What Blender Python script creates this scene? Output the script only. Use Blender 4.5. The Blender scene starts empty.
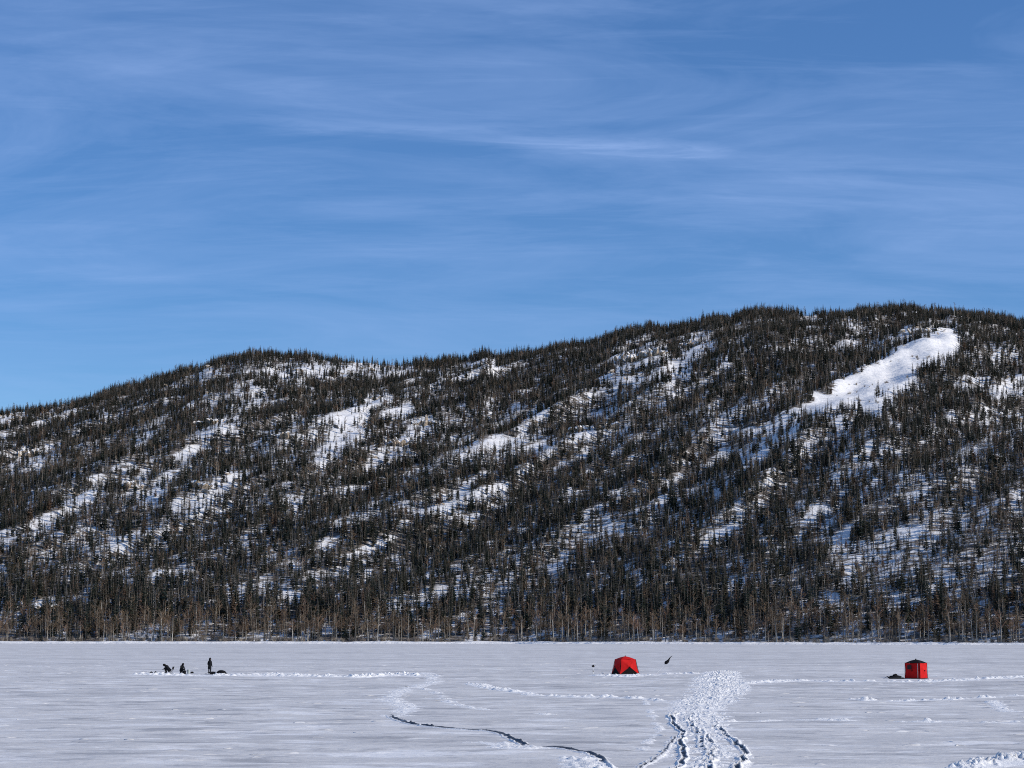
import bpy, bmesh, math, random
import numpy as np
from mathutils import Vector, Matrix

random.seed(7)
rng = np.random.default_rng(11)
scn = bpy.context.scene
COL = scn.collection
PI = math.pi
rad = math.radians

# ------------------------------------------------------------------ camera
F = 2000.0
CAM_H = 4.4
PITCH = math.atan(250.0 / F)
cam = bpy.data.cameras.new('camera')
cam.lens = 36.0 * F / 1024.0
cam.sensor_width = 36.0
cam.clip_start = 0.5
cam.clip_end = 20000
co = bpy.data.objects.new('camera', cam)
COL.objects.link(co)
co.location = (0, 0, CAM_H)
co.rotation_euler = (PI / 2 + PITCH, 0, 0)
scn.camera = co
cP, sP = math.cos(PITCH), math.sin(PITCH)


def ray(u, v):
    """direction of the photograph's pixel, as (dx/dy, dz/dy)"""
    a = (u - 512) / F
    b = (384 - v) / F
    dy = cP - b * sP
    dz = sP + b * cP
    return a / dy, dz / dy


def lake_at(u, v):
    rx, rz = ray(u, v)
    y = CAM_H / -rz
    return rx * y, y


def project(X, Y, Z):
    dz = Z - CAM_H
    fw = Y * cP + dz * sP
    up = -Y * sP + dz * cP
    return 512 + F * X / fw, 384 - F * up / fw


# ------------------------------------------------------------------ noise
def _hash(xi, yi, seed):
    h = (xi * 374761393 + yi * 668265263 + seed * 974711) & 0xffffffff
    h = ((h ^ (h >> 13)) * 1274126177) & 0xffffffff
    h = ((h ^ (h >> 15)) * 2246822519) & 0xffffffff
    return ((h ^ (h >> 16)) & 0xffffff) / float(0xffffff)


def vnoise(x, y, seed=0):
    x = np.asarray(x, float); y = np.asarray(y, float)
    xi = np.floor(x).astype(np.int64); yi = np.floor(y).astype(np.int64)
    fx = x - xi; fy = y - yi
    fx = fx * fx * (3 - 2 * fx); fy = fy * fy * (3 - 2 * fy)
    a = _hash(xi, yi, seed); b = _hash(xi + 1, yi, seed)
    c = _hash(xi, yi + 1, seed); d = _hash(xi + 1, yi + 1, seed)
    return (a * (1 - fx) + b * fx) * (1 - fy) + (c * (1 - fx) + d * fx) * fy


def fbm(x, y, seed=0, oct=4, gain=.5):
    s = 0; a = 1; t = 0
    for k in range(oct):
        s = s + a * vnoise(np.asarray(x) * 2 ** k + 17.3 * k, np.asarray(y) * 2 ** k - 9.1 * k, seed + k)
        t += a; a *= gain
    return s / t          # 0..1


def sstep(a, b, x):
    t = np.clip((x - a) / (b - a), 0, 1)
    return t * t * (3 - 2 * t)


# ------------------------------------------------------------------ node helpers
def material(name):
    m = bpy.data.materials.new(name)
    m.use_nodes = True
    nt = m.node_tree
    p = nt.nodes['Principled BSDF']
    return m, nt, p


def N(nt, kind, **kw):
    n = nt.nodes.new(kind)
    for k, v in kw.items():
        setattr(n, k, v)
    return n


def L(nt, a, b):
    nt.links.new(a, b)


def mapped_noise(nt, scale, vec=(1, 1, 1), detail=4, rough=.55, coord='Position'):
    if coord == 'Position':
        src = N(nt, 'ShaderNodeNewGeometry').outputs['Position']
    else:
        src = N(nt, 'ShaderNodeTexCoord').outputs['Object']
    mp = N(nt, 'ShaderNodeMapping')
    mp.inputs['Scale'].default_value = vec
    L(nt, src, mp.inputs['Vector'])
    n = N(nt, 'ShaderNodeTexNoise')
    n.inputs['Scale'].default_value = scale
    n.inputs['Detail'].default_value = detail
    n.inputs['Roughness'].default_value = rough
    L(nt, mp.outputs[0], n.inputs['Vector'])
    return n.outputs['Fac']


def ramp(nt, fac, stops):
    r = N(nt, 'ShaderNodeValToRGB')
    els = r.color_ramp.elements
    while len(els) < len(stops):
        els.new(0.5)
    for e, (p, c) in zip(els, stops):
        e.position = p
        e.color = (*c, 1) if len(c) == 3 else c
    L(nt, fac, r.inputs[0])
    return r.outputs['Color']


def rmap(nt, fac, a, b, c=0., d=1.):
    r = N(nt, 'ShaderNodeMapRange')
    for i, x in enumerate((a, b, c, d)):
        r.inputs[i + 1].default_value = x
    L(nt, fac, r.inputs[0])
    return r.outputs[0]


def mixc(nt, fac, a, b, mode='MIX'):
    m = N(nt, 'ShaderNodeMix', data_type='RGBA', blend_type=mode)
    for sock, val in ((m.inputs[0], fac), (m.inputs[6], a), (m.inputs[7], b)):
        if isinstance(val, (int, float)):
            sock.default_value = val
        elif isinstance(val, tuple):
            sock.default_value = (*val, 1)
        else:
            L(nt, val, sock)
    return m.outputs[2]


def math_(nt, op, a, b=None, clamp=False):
    m = N(nt, 'ShaderNodeMath', operation=op)
    m.use_clamp = clamp
    for s, v in ((m.inputs[0], a), (m.inputs[1], b)):
        if v is None:
            continue
        if isinstance(v, (int, float)):
            s.default_value = v
        else:
            L(nt, v, s)
    return m.outputs[0]


def bump(nt, p, h, strength, dist):
    b = N(nt, 'ShaderNodeBump')
    b.inputs['Strength'].default_value = strength
    b.inputs['Distance'].default_value = dist
    L(nt, h, b.inputs['Height'])
    L(nt, b.outputs[0], p.inputs['Normal'])


# ------------------------------------------------------------------ materials
SNOW = (.84, .83, .82)

# wind packed lake snow: crusts, drifts and scoured patches
M_LAKE, nt, p = material('wind_packed_snow')
big = mapped_noise(nt, .055, (.55, 1.0, 1), 5, .6)
mid = mapped_noise(nt, .26, (.55, 1.0, 1), 6, .62)
fine = mapped_noise(nt, 2.4, (.7, 1.0, 1), 5, .65)
scour = rmap(nt, mid, .57, .64)
drift = rmap(nt, mid, .45, .37)
streak = mapped_noise(nt, .55, (.55, 1.0, 1), 6, .65)
band = mapped_noise(nt, .045, (.22, 1.0, 1), 5, .65)
base = mixc(nt, rmap(nt, big, .35, .65), (.70, .68, .655), (.605, .59, .575))
base = mixc(nt, rmap(nt, band, .50, .66, 0, .7), base, (.43, .425, .425))
base = mixc(nt, math_(nt, 'MULTIPLY', scour, .75), base, (.33, .33, .34))
base = mixc(nt, math_(nt, 'MULTIPLY', drift, .7), base, (.88, .87, .86))
base = mixc(nt, rmap(nt, streak, .555, .61, 0, .6), base, (.37, .37, .38))
base = mixc(nt, rmap(nt, streak, .43, .38, 0, .6), base, (.90, .885, .86))
base = mixc(nt, rmap(nt, fine, .56, .72, 0, .5), base, (.44, .44, .46))
L(nt, base, p.inputs['Base Color'])
p.inputs['Roughness'].default_value = .75
p.inputs['Specular IOR Level'].default_value = .25
hsum = math_(nt, 'ADD', math_(nt, 'MULTIPLY', mid, .5), math_(nt, 'MULTIPLY', fine, .12))
bump(nt, p, hsum, .8, .5)

# churned fresh snow of the tracks
M_CHURN, nt, p = material('churned_snow')
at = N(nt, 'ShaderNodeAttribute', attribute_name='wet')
n1 = mapped_noise(nt, 5, detail=5)
c = mixc(nt, rmap(nt, n1, .35, .65), (.90, .89, .875), (.80, .795, .79))
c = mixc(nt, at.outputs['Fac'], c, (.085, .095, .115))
L(nt, c, p.inputs['Base Color'])
p.inputs['Roughness'].default_value = .7
bump(nt, p, mapped_noise(nt, 9, detail=6, rough=.7), .7, .08)

# slope: snow with deadfall, brush and litter showing under the forest
M_HILL, nt, p = material('hillside_snow')
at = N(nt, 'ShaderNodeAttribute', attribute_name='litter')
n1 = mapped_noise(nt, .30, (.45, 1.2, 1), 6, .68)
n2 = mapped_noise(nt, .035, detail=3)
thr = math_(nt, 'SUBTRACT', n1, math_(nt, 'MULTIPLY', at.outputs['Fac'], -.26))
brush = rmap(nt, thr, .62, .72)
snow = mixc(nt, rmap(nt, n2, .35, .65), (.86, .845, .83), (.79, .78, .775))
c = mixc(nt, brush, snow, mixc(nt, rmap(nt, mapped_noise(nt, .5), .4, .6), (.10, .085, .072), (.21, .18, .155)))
L(nt, c, p.inputs['Base Color'])
p.inputs['Roughness'].default_value = .8
p.inputs['Specular IOR Level'].default_value = .2
bump(nt, p, mapped_noise(nt, .22, (.6, 1, 1), 5, .6), .8, 2.2)

# rock with snow lying on its flat ledges
M_ROCK, nt, p = material('granite_with_snow')
g = N(nt, 'ShaderNodeNewGeometry')
sx = N(nt, 'ShaderNodeSeparateXYZ'); L(nt, g.outputs['Normal'], sx.inputs[0])
nn = mapped_noise(nt, .35, detail=5, rough=.65)
up = math_(nt, 'ADD', sx.outputs['Z'], math_(nt, 'MULTIPLY', math_(nt, 'SUBTRACT', nn, .5), .9))
cap = rmap(nt, up, .36, .50)
rk = ramp(nt, mapped_noise(nt, .6, detail=6, rough=.7),
          [(.30, (.10, .085, .07)), (.5, (.33, .26, .19)), (.7, (.48, .41, .33))])
L(nt, mixc(nt, cap, rk, SNOW), p.inputs['Base Color'])
p.inputs['Roughness'].default_value = .9
bump(nt, p, mapped_noise(nt, 1.2, detail=6, rough=.7), .6, .6)


def foliage(name, cols, rough=.8):
    m, nt, p = material(name)
    oi = N(nt, 'ShaderNodeObjectInfo')
    c = ramp(nt, oi.outputs['Random'], cols)
    nz = mapped_noise(nt, 1.2, detail=3)
    c = mixc(nt, 1.0, c, ramp(nt, nz, [(.3, (.6, .6, .6)), (.7, (1.35, 1.35, 1.35))]), 'MULTIPLY')
    L(nt, c, p.inputs['Base Color'])
    p.inputs['Roughness'].default_value = rough
    p.inputs['Specular IOR Level'].default_value = .15
    return m


M_NEEDLE = foliage('conifer_needles', [(0, (.018, .029, .025)), (.35, (.032, .041, .030)), (.68, (.052, .053, .036)),
                                       (.87, (.080, .068, .047)), (.96, (.12, .084, .056)), (1, (.17, .10, .066))])
M_TWIG = foliage('bare_twigs', [(0, (.11, .080, .058)), (.4, (.19, .135, .09)), (.75, (.26, .185, .12)), (1, (.30, .18, .12))])
M_WILLOW = foliage('willow_stems', [(0, (.20, .165, .14)), (.5, (.28, .23, .18)), (1, (.38, .34, .28))])
M_BARK = foliage('conifer_bark', [(0, (.11, .09, .075)), (1, (.19, .165, .145))])
M_ASPEN = foliage('pale_aspen_bark', [(0, (.13, .115, .095)), (.55, (.21, .19, .16)), (1, (.44, .41, .36))])
M_SNAG = foliage('grey_deadwood', [(0, (.11, .105, .10)), (.6, (.17, .16, .15)), (1, (.26, .24, .22))])


def cloth(name, col, rough=.85, sc=6., amount=.35):
    m, nt, p = material(name)
    n = mapped_noise(nt, sc, detail=4, coord='Object')
    lo = tuple(x * (1 - amount) for x in col); hi = tuple(min(1, x * (1 + amount)) for x in col)
    L(nt, ramp(nt, n, [(.3, lo), (.7, hi)]), p.inputs['Base Color'])
    p.inputs['Roughness'].default_value = rough
    p.inputs['Specular IOR Level'].default_value = .15
    bump(nt, p, mapped_noise(nt, sc * .7, detail=3, coord='Object'), .35, .08)
    return m


M_RED = cloth('red_tent_fabric', (.52, .009, .009), .8, 2.5, .16)
M_BLACK = cloth('black_tent_fabric', (.008, .007, .008), .9, 3)
M_JACKET = cloth('dark_jacket_fabric', (.010, .011, .014))
M_TROUSER = cloth('black_trouser_fabric', (.008, .008, .009))
M_BROWN = cloth('dark_brown_fabric', (.016, .013, .011))
M_BOOT = cloth('boot_rubber', (.012, .012, .012), .5)
M_SKIN = cloth('skin', (.45, .27, .20), .5, 10, .08)
M_TARP = cloth('dark_tarp', (.008, .008, .010), .8, 3)
M_PLASTIC = cloth('black_plastic', (.009, .009, .010), .6, 4)
M_PALE = cloth('pale_grey_plastic', (.42, .45, .42), .45, 4, .1)
M_METAL = cloth('dark_metal', (.05, .05, .055), .4, 5)
M_WHITE = cloth('white_fibreglass', (.84, .84, .82), .45, 4, .05)
M_ZIP = cloth('pale_zip_tape', (.55, .45, .42), .6, 4, .1)
M_PLASTICWIN = cloth('clear_window_film', (.03, .015, .018), .4, 4, .1)


# ------------------------------------------------------------------ object helpers
def link(name, me, mat=None, parent=None, loc=(0, 0, 0), rz=0.):
    o = bpy.data.objects.new(name, me)
    COL.objects.link(o)
    if mat is not None and me is not None and len(me.materials) == 0:
        me.materials.append(mat)
    o.location = loc
    o.rotation_euler = (0, 0, rz)
    if parent is not None:
        o.parent = parent
    return o


def empty(name, loc, rz, label, cat, group=None):
    o = link(name, None, loc=loc, rz=rz)
    o.empty_display_size = .3
    tag(o, label, cat, group)
    return o


def tag(o, label=None, cat=None, group=None, kind=None):
    if label: o['label'] = label
    if cat: o['category'] = cat
    if group: o['group'] = group
    if kind: o['kind'] = kind
    return o


def pymesh(name, v, f, smooth=False):
    me = bpy.data.meshes.new(name)
    me.from_pydata([tuple(x) for x in v], [], [tuple(x) for x in f])
    me.update()
    if smooth:
        me.polygons.foreach_set('use_smooth', np.ones(len(me.polygons), bool))
    return me


def grid_mesh(name, X, Y, Z, smooth=True, attrs=None):
    """quad sheet over 2-d arrays"""
    r, c = X.shape
    me = bpy.data.meshes.new(name)
    n = r * c
    me.vertices.add(n)
    me.vertices.foreach_set('co', np.stack([X, Y, Z], -1).reshape(-1).astype(np.float32))
    i = np.arange(n).reshape(r, c)
    q = np.stack([i[:-1, :-1], i[:-1, 1:], i[1:, 1:], i[1:, :-1]], -1).reshape(-1, 4)
    me.loops.add(q.size)
    me.loops.foreach_set('vertex_index', q.reshape(-1).astype(np.int32))
    me.polygons.add(len(q))
    me.polygons.foreach_set('loop_start', (np.arange(len(q)) * 4).astype(np.int32))
    me.polygons.foreach_set('loop_total', np.full(len(q), 4, np.int32))
    me.polygons.foreach_set('use_smooth', np.full(len(q), smooth))
    me.update(calc_edges=True)
    for k, a in (attrs or {}).items():
        at = me.attributes.new(k, 'FLOAT', 'POINT')
        at.data.foreach_set('value', a.reshape(-1).astype(np.float32))
    return me


class Geo:
    """collects tubes, boxes and blobs into one mesh"""
    def __init__(s):
        s.v = []; s.f = []

    def add(s, v, f):
        b = len(s.v)
        s.v += [tuple(x) for x in v]
        s.f += [tuple(i + b for i in q) for q in f]

    def tube(s, pts, radii, n=6, caps=True):
        pts = [Vector(p) for p in pts]
        b = len(s.v)
        for i, p_ in enumerate(pts):
            d = (pts[min(i + 1, len(pts) - 1)] - pts[max(i - 1, 0)]).normalized()
            a = d.orthogonal() if i == 0 else a - d * a.dot(d)
            if a.length < 1e-5:
                a = d.orthogonal()
            a = a.normalized(); c = d.cross(a)
            r = radii[i] if isinstance(radii, (list, tuple)) else radii
            for k in range(n):
                t = 2 * PI * k / n
                s.v.append(tuple(p_ + a * math.cos(t) * r + c * math.sin(t) * r))
        for i in range(len(pts) - 1):
            for k in range(n):
                s.f.append((b + i * n + k, b + i * n + (k + 1) % n, b + (i + 1) * n + (k + 1) % n, b + (i + 1) * n + k))
        if caps:
            m = len(pts) - 1
            for ring, rev in ((s.v[b:b + n], True), (s.v[b + m * n:b + m * n + n], False)):
                e = len(s.v)
                s.v += ring
                s.f.append(tuple(e + k for k in (reversed(range(n)) if rev else range(n))))

    def box(s, c, h, rz=0., bev=0.):
        bm = bmesh.new()
        bmesh.ops.create_cube(bm, size=2)
        bmesh.ops.scale(bm, vec=h, verts=bm.verts)
        if bev:
            bmesh.ops.bevel(bm, geom=bm.edges[:], offset=bev, segments=2, affect='EDGES')
        bmesh.ops.rotate(bm, cent=(0, 0, 0), matrix=Matrix.Rotation(rz, 3, 'Z'), verts=bm.verts)
        bmesh.ops.translate(bm, vec=c, verts=bm.verts)
        s.frombm(bm)

    def frombm(s, bm):
        bm.verts.index_update()
        s.add([v.co.copy() for v in bm.verts], [[v.index for v in f.verts] for f in bm.faces])
        bm.free()

    def blob(s, c, r, seed=0, rough=.15, sub=2, flat=None):
        bm = bmesh.new()
        bmesh.ops.create_icosphere(bm, subdivisions=sub, radius=1)
        rr = random.Random(seed)
        ph = [rr.uniform(0, 9) for _ in range(6)]
        for v in bm.verts:
            q = v.co
            d = 1 + rough * (math.sin(q.x * 3 + ph[0]) * math.sin(q.y * 3.3 + ph[1]) + .6 * math.sin(q.z * 5 + ph[2] + q.x * 4) + .4 * math.sin(q.y * 8 + ph[3]))
            v.co = Vector((q.x * r[0] * d, q.y * r[1] * d, q.z * r[2] * d))
            if flat is not None and v.co.z < flat:
                v.co.z = flat
        bmesh.ops.translate(bm, vec=c, verts=bm.verts)
        s.frombm(bm)

    def mesh(s, name, smooth=False):
        return pymesh(name, s.v, s.f, smooth)

    def obj(s, name, mat, parent=None, smooth=False, loc=(0, 0, 0), rz=0.):
        return link(name, s.mesh(name, smooth), mat, parent, loc, rz)


# ------------------------------------------------------------------ terrain of the far shore
RIDGE = [(-700, 470), (-300, 452), (-100, 432), (0, 419), (50, 410), (100, 396), (150, 383), (200, 371), (240, 361), (265, 358), (300, 361), (335, 363),
         (370, 364), (400, 365), (450, 362), (500, 358), (550, 351), (600, 342), (640, 333), (700, 322), (750, 318), (800, 315),
         (850, 313), (900, 313), (925, 313), (950, 318), (980, 321), (1000, 323), (1024, 328), (1120, 342), (1300, 360), (1800, 400)]
RY = 2000.0
_rx = np.array([ray(u, v)[0] * RY for u, v in RIDGE])
_rz = np.array([CAM_H + ray(u, v)[1] * RY for u, v in RIDGE])


def shore_y(X):
    return np.interp(X, [-700, -240, 0, 210, 700], [960, 944, 915, 806, 640]) + 5 * (fbm(X * .02, X * 0, 5, 3) - .5)


def terrain(X, Y):
    X = np.asarray(X, float); Y = np.asarray(Y, float)
    ys = shore_y(X)
    # the crest line is read along sight lines: scale X to the crest's distance
    Xr = X * (RY / np.clip(Y, 900, 2600)) * .6 + X * .4
    h = np.interp(Xr, _rx, _rz)
    h = h + 8 * (fbm(Xr / 42., Xr * 0, 17, 3) - .5) + 5 * (fbm(Xr / 13., Xr * 0, 19, 2) - .5)
    t = np.clip((Y - ys - 14) / (RY - ys - 14), 0, None)
    tt = np.minimum(t, 1)
    z = h * tt * (1.2 - .2 * tt)
    over = np.clip(Y - RY, 0, None)
    z = z - np.where(over < 200, over ** 2 * .0012, 48 + (over - 200) * .35)
    # spurs and gullies running down to the left
    s = X * .89 - Y * .46
    a = X * .46 + Y * .89
    env = sstep(.02, .2, tt) * (1 - .75 * sstep(.80, 1.0, tt))
    rdg = 1 - np.abs(2 * fbm(s / 150., a / 700., 21, 3) - 1) * 2
    z = z + env * 11 * (rdg - .45)
    rdg2 = 1 - np.abs(2 * fbm(s / 46., a / 190., 31, 3) - 1) * 2
    z = z + env * 6.0 * (rdg2 - .4)
    z = z + env * 5 * (fbm(X / 35., Y / 35., 41, 4) - .5) + sstep(.0, .04, tt) * 2.4 * (fbm(X / 9., Y / 9., 47, 3) - .5)
    # low snow lip where the bank meets the ice
    lip = sstep(-2, 3, Y - ys) * (.5 + .9 * fbm(X / 6., Y / 6., 55, 3))
    return np.where(Y < ys - 2, -1.5, z + lip - 1.2 * (1 - sstep(-2, 1.5, Y - ys)))


# openings in the forest, as seen: (u0, v0, u1, v1, radius px, trees left)
OPEN = [
    (946, 337, 905, 362, 13, .0), (915, 350, 850, 388, 14, .0), (897, 372, 872, 398, 12, .03), (852, 386, 812, 403, 8, .0),
    (905, 327, 938, 327, 4, .15), (800, 413, 745, 455, 6, .30), (790, 412, 768, 428, 8, .40), (803, 314, 825, 314, 3, .1),
    (1000, 385, 1030, 378, 13, .12), (990, 425, 1030, 412, 13, .3), (958, 450, 990, 440, 8, .35), (840, 345, 875, 342, 6, .45),
    (606, 374, 640, 374, 4, .0), (656, 370, 684, 366, 7, .05), (652, 352, 664, 348, 6, .1), (690, 350, 705, 334, 9, .1),
    (624, 362, 650, 352, 8, .15), (596, 412, 612, 407, 6, .15), (608, 432, 630, 422, 7, .25), (534, 444, 552, 442, 7, .1), (524, 420, 540, 404, 6, .15),
    (577, 428, 592, 428, 5, .1), (586, 447, 595, 445, 5, .15), (710, 415, 765, 400, 8, .5), (720, 430, 760, 425, 6, .3),
    (270, 368, 326, 363, 6, .12), (285, 373, 300, 371, 5, .1), (346, 363, 408, 362, 6, .2), (466, 360, 493, 359, 4, .05), (440, 370, 478, 369, 4, .35),
    (368, 398, 386, 394, 5, .1), (388, 407, 408, 404, 7, .05), (343, 416, 362, 406, 8, .06), (330, 444, 360, 424, 10, .08), (316, 460, 332, 442, 7, .15),
    (370, 463, 430, 420, 7, .15), (456, 450, 515, 436, 10, .3), (412, 510, 508, 482, 6, .06), (440, 494, 500, 490, 6, .15), (338, 516, 376, 508, 5, .2),
    (284, 516, 304, 504, 8, .25), (0, 413, 24, 412, 5, .05), (38, 412, 67, 402, 5, .25), (200, 372, 215, 366, 4, .1), (234, 410, 262, 392, 9, .22),
    (204, 430, 230, 417, 9, .25), (180, 455, 205, 437, 10, .25), (126, 443, 152, 431, 6, .15), (70, 503, 96, 488, 7, .12), (146, 496, 170, 474, 9, .22), (194, 500, 232, 472, 12, .2),
    (36, 522, 56, 512, 6, .3), (12, 462, 56, 442, 7, .2), (126, 490, 142, 477, 7, .15), (30, 610, 56, 598, 8, .35), (112, 572, 130, 570, 6, .3), (390, 602, 440, 588, 9, .28), (456, 588, 512, 584, 6, .35),
    (848, 556, 900, 526, 9, .45), (920, 480, 1020, 440, 22, .7), (60, 560, 200, 520, 25, .65), (230, 590, 270, 578, 7, .4), (830, 470, 900, 440, 20, .7),
    (210, 400, 250, 380, 9, .5), (265, 440, 300, 415, 12, .5), (500, 420, 520, 405, 8, .4),
]
OPEN = np.array(OPEN, float)
OPEN[8:, 4] *= np.where((OPEN[8:, 1] < 382) | (np.abs(OPEN[8:, 0] - 345) < 30), .88, .62)
OPEN[8:, 5] = np.minimum(1, OPEN[8:, 5] + .10)


def openness(u, v, X, Y):
    """1 in full forest, low in a clearing"""
    v = v - 6.0
    wob = 15 * (fbm(X / 12., Y / 15., 61, 3) - .47)
    m = np.ones_like(u)
    for u0, v0, u1, v1, r, k in OPEN:
        dx, dy = u1 - u0, (v1 - v0)
        t = np.clip(((u - u0) * dx + (v - v0) * dy) / (dx * dx + dy * dy + 1e-6), 0, 1)
        d = np.hypot(u - u0 - t * dx, (v - v0 - t * dy)) + wob
        m = np.minimum(m, k + (1 - k) * sstep(r + .5, r + 4, d))
    return m


def density(X, Y):
    Z = terrain(X, Y)
    u, v = project(X, Y, Z)
    s = X * .89 - Y * .46
    a = X * .46 + Y * .89
    cl = fbm(s / 34., a / 60., 71, 4)
    d = .74 + .24 * sstep(.36, .56, cl)
    d = d * (1 - .14 * sstep(700, 1000, u) * sstep(430, 520, v) * (1 - sstep(590, 615, v)))
    gap = fbm(s / 5., a / 15., 73, 3)
    d = d * (1 - .80 * sstep(.585, .65, gap))
    near_top = sstep(.86, .97, (Y - shore_y(X)) / (RY - shore_y(X)))
    d = np.maximum(d, .66 * near_top)
    return d * openness(u, v, X, Y), u, v, Z


gx = np.concatenate([np.arange(-1500, -600, 18), np.arange(-600, 600, 4.0), np.arange(600, 1501, 18)])
gy = np.concatenate([np.arange(600, 780, 30), np.arange(780, 970, 2.5), np.arange(970, 2060, 4.5), np.arange(2060, 2700, 25)])
GX, GY = np.meshgrid(gx, gy)
GZ = terrain(GX, GY)
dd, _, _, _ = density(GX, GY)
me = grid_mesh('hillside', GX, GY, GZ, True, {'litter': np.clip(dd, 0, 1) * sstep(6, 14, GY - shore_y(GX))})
tag(link('hillside', me, M_HILL), 'snowy forested mountain slope rising from the far shore', kind='structure')

# ------------------------------------------------------------------ lake
lx = np.concatenate([np.arange(-3000, -80, 120.), np.arange(-80, 80, .5), np.arange(80, 3001, 120.)])
ly = np.concatenate([np.arange(30, 62, 4.), np.arange(62, 290, .5), np.arange(290, 1020, 20.)])
LX, LY = np.meshgrid(lx, ly)
fade = sstep(62, 75, LY) * (1 - sstep(240, 285, LY)) * (1 - sstep(65, 78, np.abs(LX)))
LZ = fade * (.20 * (fbm(LX / 7., LY / 4.5, 81, 4) - .5) + .07 * (fbm(LX / 1.6, LY / 1.1, 85, 3) - .5))


def lake_z(x, y):
    fd = sstep(62, 75, y) * (1 - sstep(240, 285, y)) * (1 - sstep(65, 78, np.abs(x)))
    return fd * (.20 * (fbm(x / 7., y / 4.5, 81, 4) - .5) + .07 * (fbm(x / 1.6, y / 1.1, 85, 3) - .5))


link('frozen_lake', grid_mesh('frozen_lake', LX, LY, LZ), M_LAKE)['kind'] = 'structure'
# near bank on which the photographer stands
bx, by = np.meshgrid(np.linspace(-3000, 3000, 60), np.concatenate([np.linspace(-1500, -40, 12), np.linspace(-30, 44, 30)]))
bz = 2.8 * (1 - sstep(6, 38, by)) - .15 + .2 * (fbm(bx / 9, by / 9, 91, 3) - .5)
link('near_shore', grid_mesh('near_shore', bx, by, bz), M_HILL)['kind'] = 'structure'


# ------------------------------------------------------------------ churned tracks in the snow
def track(name, pts, width, height, seed, ruts=(), soft=.35, res=.085, clod=.45, gaps=0., grain=.26, wetwall=1.35, rut_from=0., far=False):
    """a strip of churned snow along photo pixels on the ice. ruts: (offset m, half width m, wobble m)"""
    P = np.array([lake_at(u, v) for u, v in pts])
    seg = np.hypot(*np.diff(P, axis=0).T)
    S = np.concatenate([[0], np.cumsum(seg)])
    n = max(8, int(S[-1] / res))
    n = min(n, 2600)
    s = np.linspace(0, S[-1], n)
    # smooth the path with a windowed average
    cx = np.interp(s, S, P[:, 0]); cy = np.interp(s, S, P[:, 1])
    k = max(3, int(n / max(4, len(pts)) / 2) | 1)
    ker = np.hanning(k + 2)[1:-1]; ker /= ker.sum()
    pad = k // 2
    cx = np.convolve(np.pad(cx, pad, mode='edge'), ker, 'valid'); cy = np.convolve(np.pad(cy, pad, mode='edge'), ker, 'valid')
    tx = np.gradient(cx); ty = np.gradient(cy); ll = np.hypot(tx, ty) + 1e-9
    nx, ny = -ty / ll, tx / ll
    w = np.interp(s, S, width) if isinstance(width, (list, tuple)) else np.full(n, width)
    w = w * (.75 + .5 * fbm(s / 3., s * 0, seed, 3))
    m = max(7, int(np.max(w) / (res * 1.1)))
    q = np.linspace(-1, 1, m)
    O = q[None, :] * w[:, None] / 2
    X = cx[:, None] + nx[:, None] * O
    Y = cy[:, None] + ny[:, None] * O
    ed = (1 - np.abs(q)[None, :] ** 1.6)
    nz = fbm(X / grain, Y / grain, seed + 1, 3, .62)
    bl = fbm(X / .95, Y / .95, seed + 2, 2)
    cl = np.maximum(0, (nz - clod) / (1 - clod)) * sstep(.35, .62, bl) * 2.0
    h = .62 * height * ed * (soft * bl + cl)
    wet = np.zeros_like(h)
    for off, hw, wob in ruts:
        on = sstep(rut_from - .03, rut_from + .03, s / s[-1])[:, None]
        c = off + wob * 2 * (fbm(s / 2.2, s * 0 + off * 3, seed + 9, 2) - .5)
        d = np.abs(O - c[:, None])
        inr = (1 - sstep(hw * .7, hw * 1.2, d)) * on
        wall = np.exp(-((O - c[:, None] - hw * 1.7) / (hw * .7)) ** 2) + .7 * np.exp(-((O - c[:, None] + hw * 1.7) / (hw * .7)) ** 2)
        h = h * (1 - inr) + on * height * .9 * wall * (.45 + .5 * bl) * (1 - inr)
        h = h + .012 * inr
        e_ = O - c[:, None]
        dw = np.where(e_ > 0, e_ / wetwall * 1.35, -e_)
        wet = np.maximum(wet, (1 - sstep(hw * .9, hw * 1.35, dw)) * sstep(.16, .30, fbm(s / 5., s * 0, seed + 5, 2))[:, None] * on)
    if gaps:
        h = h * sstep(gaps - .08, gaps + .08, fbm(s / 2.0, s * 0, seed + 7, 3))[:, None]
    endf = sstep(0, 1.5, s) * (1 - sstep(s[-1] - 1.5, s[-1], s))
    if far:
        h = h * np.clip(Y / 105., .85, 1.9)
    h = h * endf[:, None]
    Z = lake_z(X, Y) + h - .035 + .03 * ed * endf[:, None]
    me = grid_mesh(name, X, Y, Z, True, {'wet': wet})
    o = link(name, me, M_CHURN)
    o['kind'] = 'structure'
    return o


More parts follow.
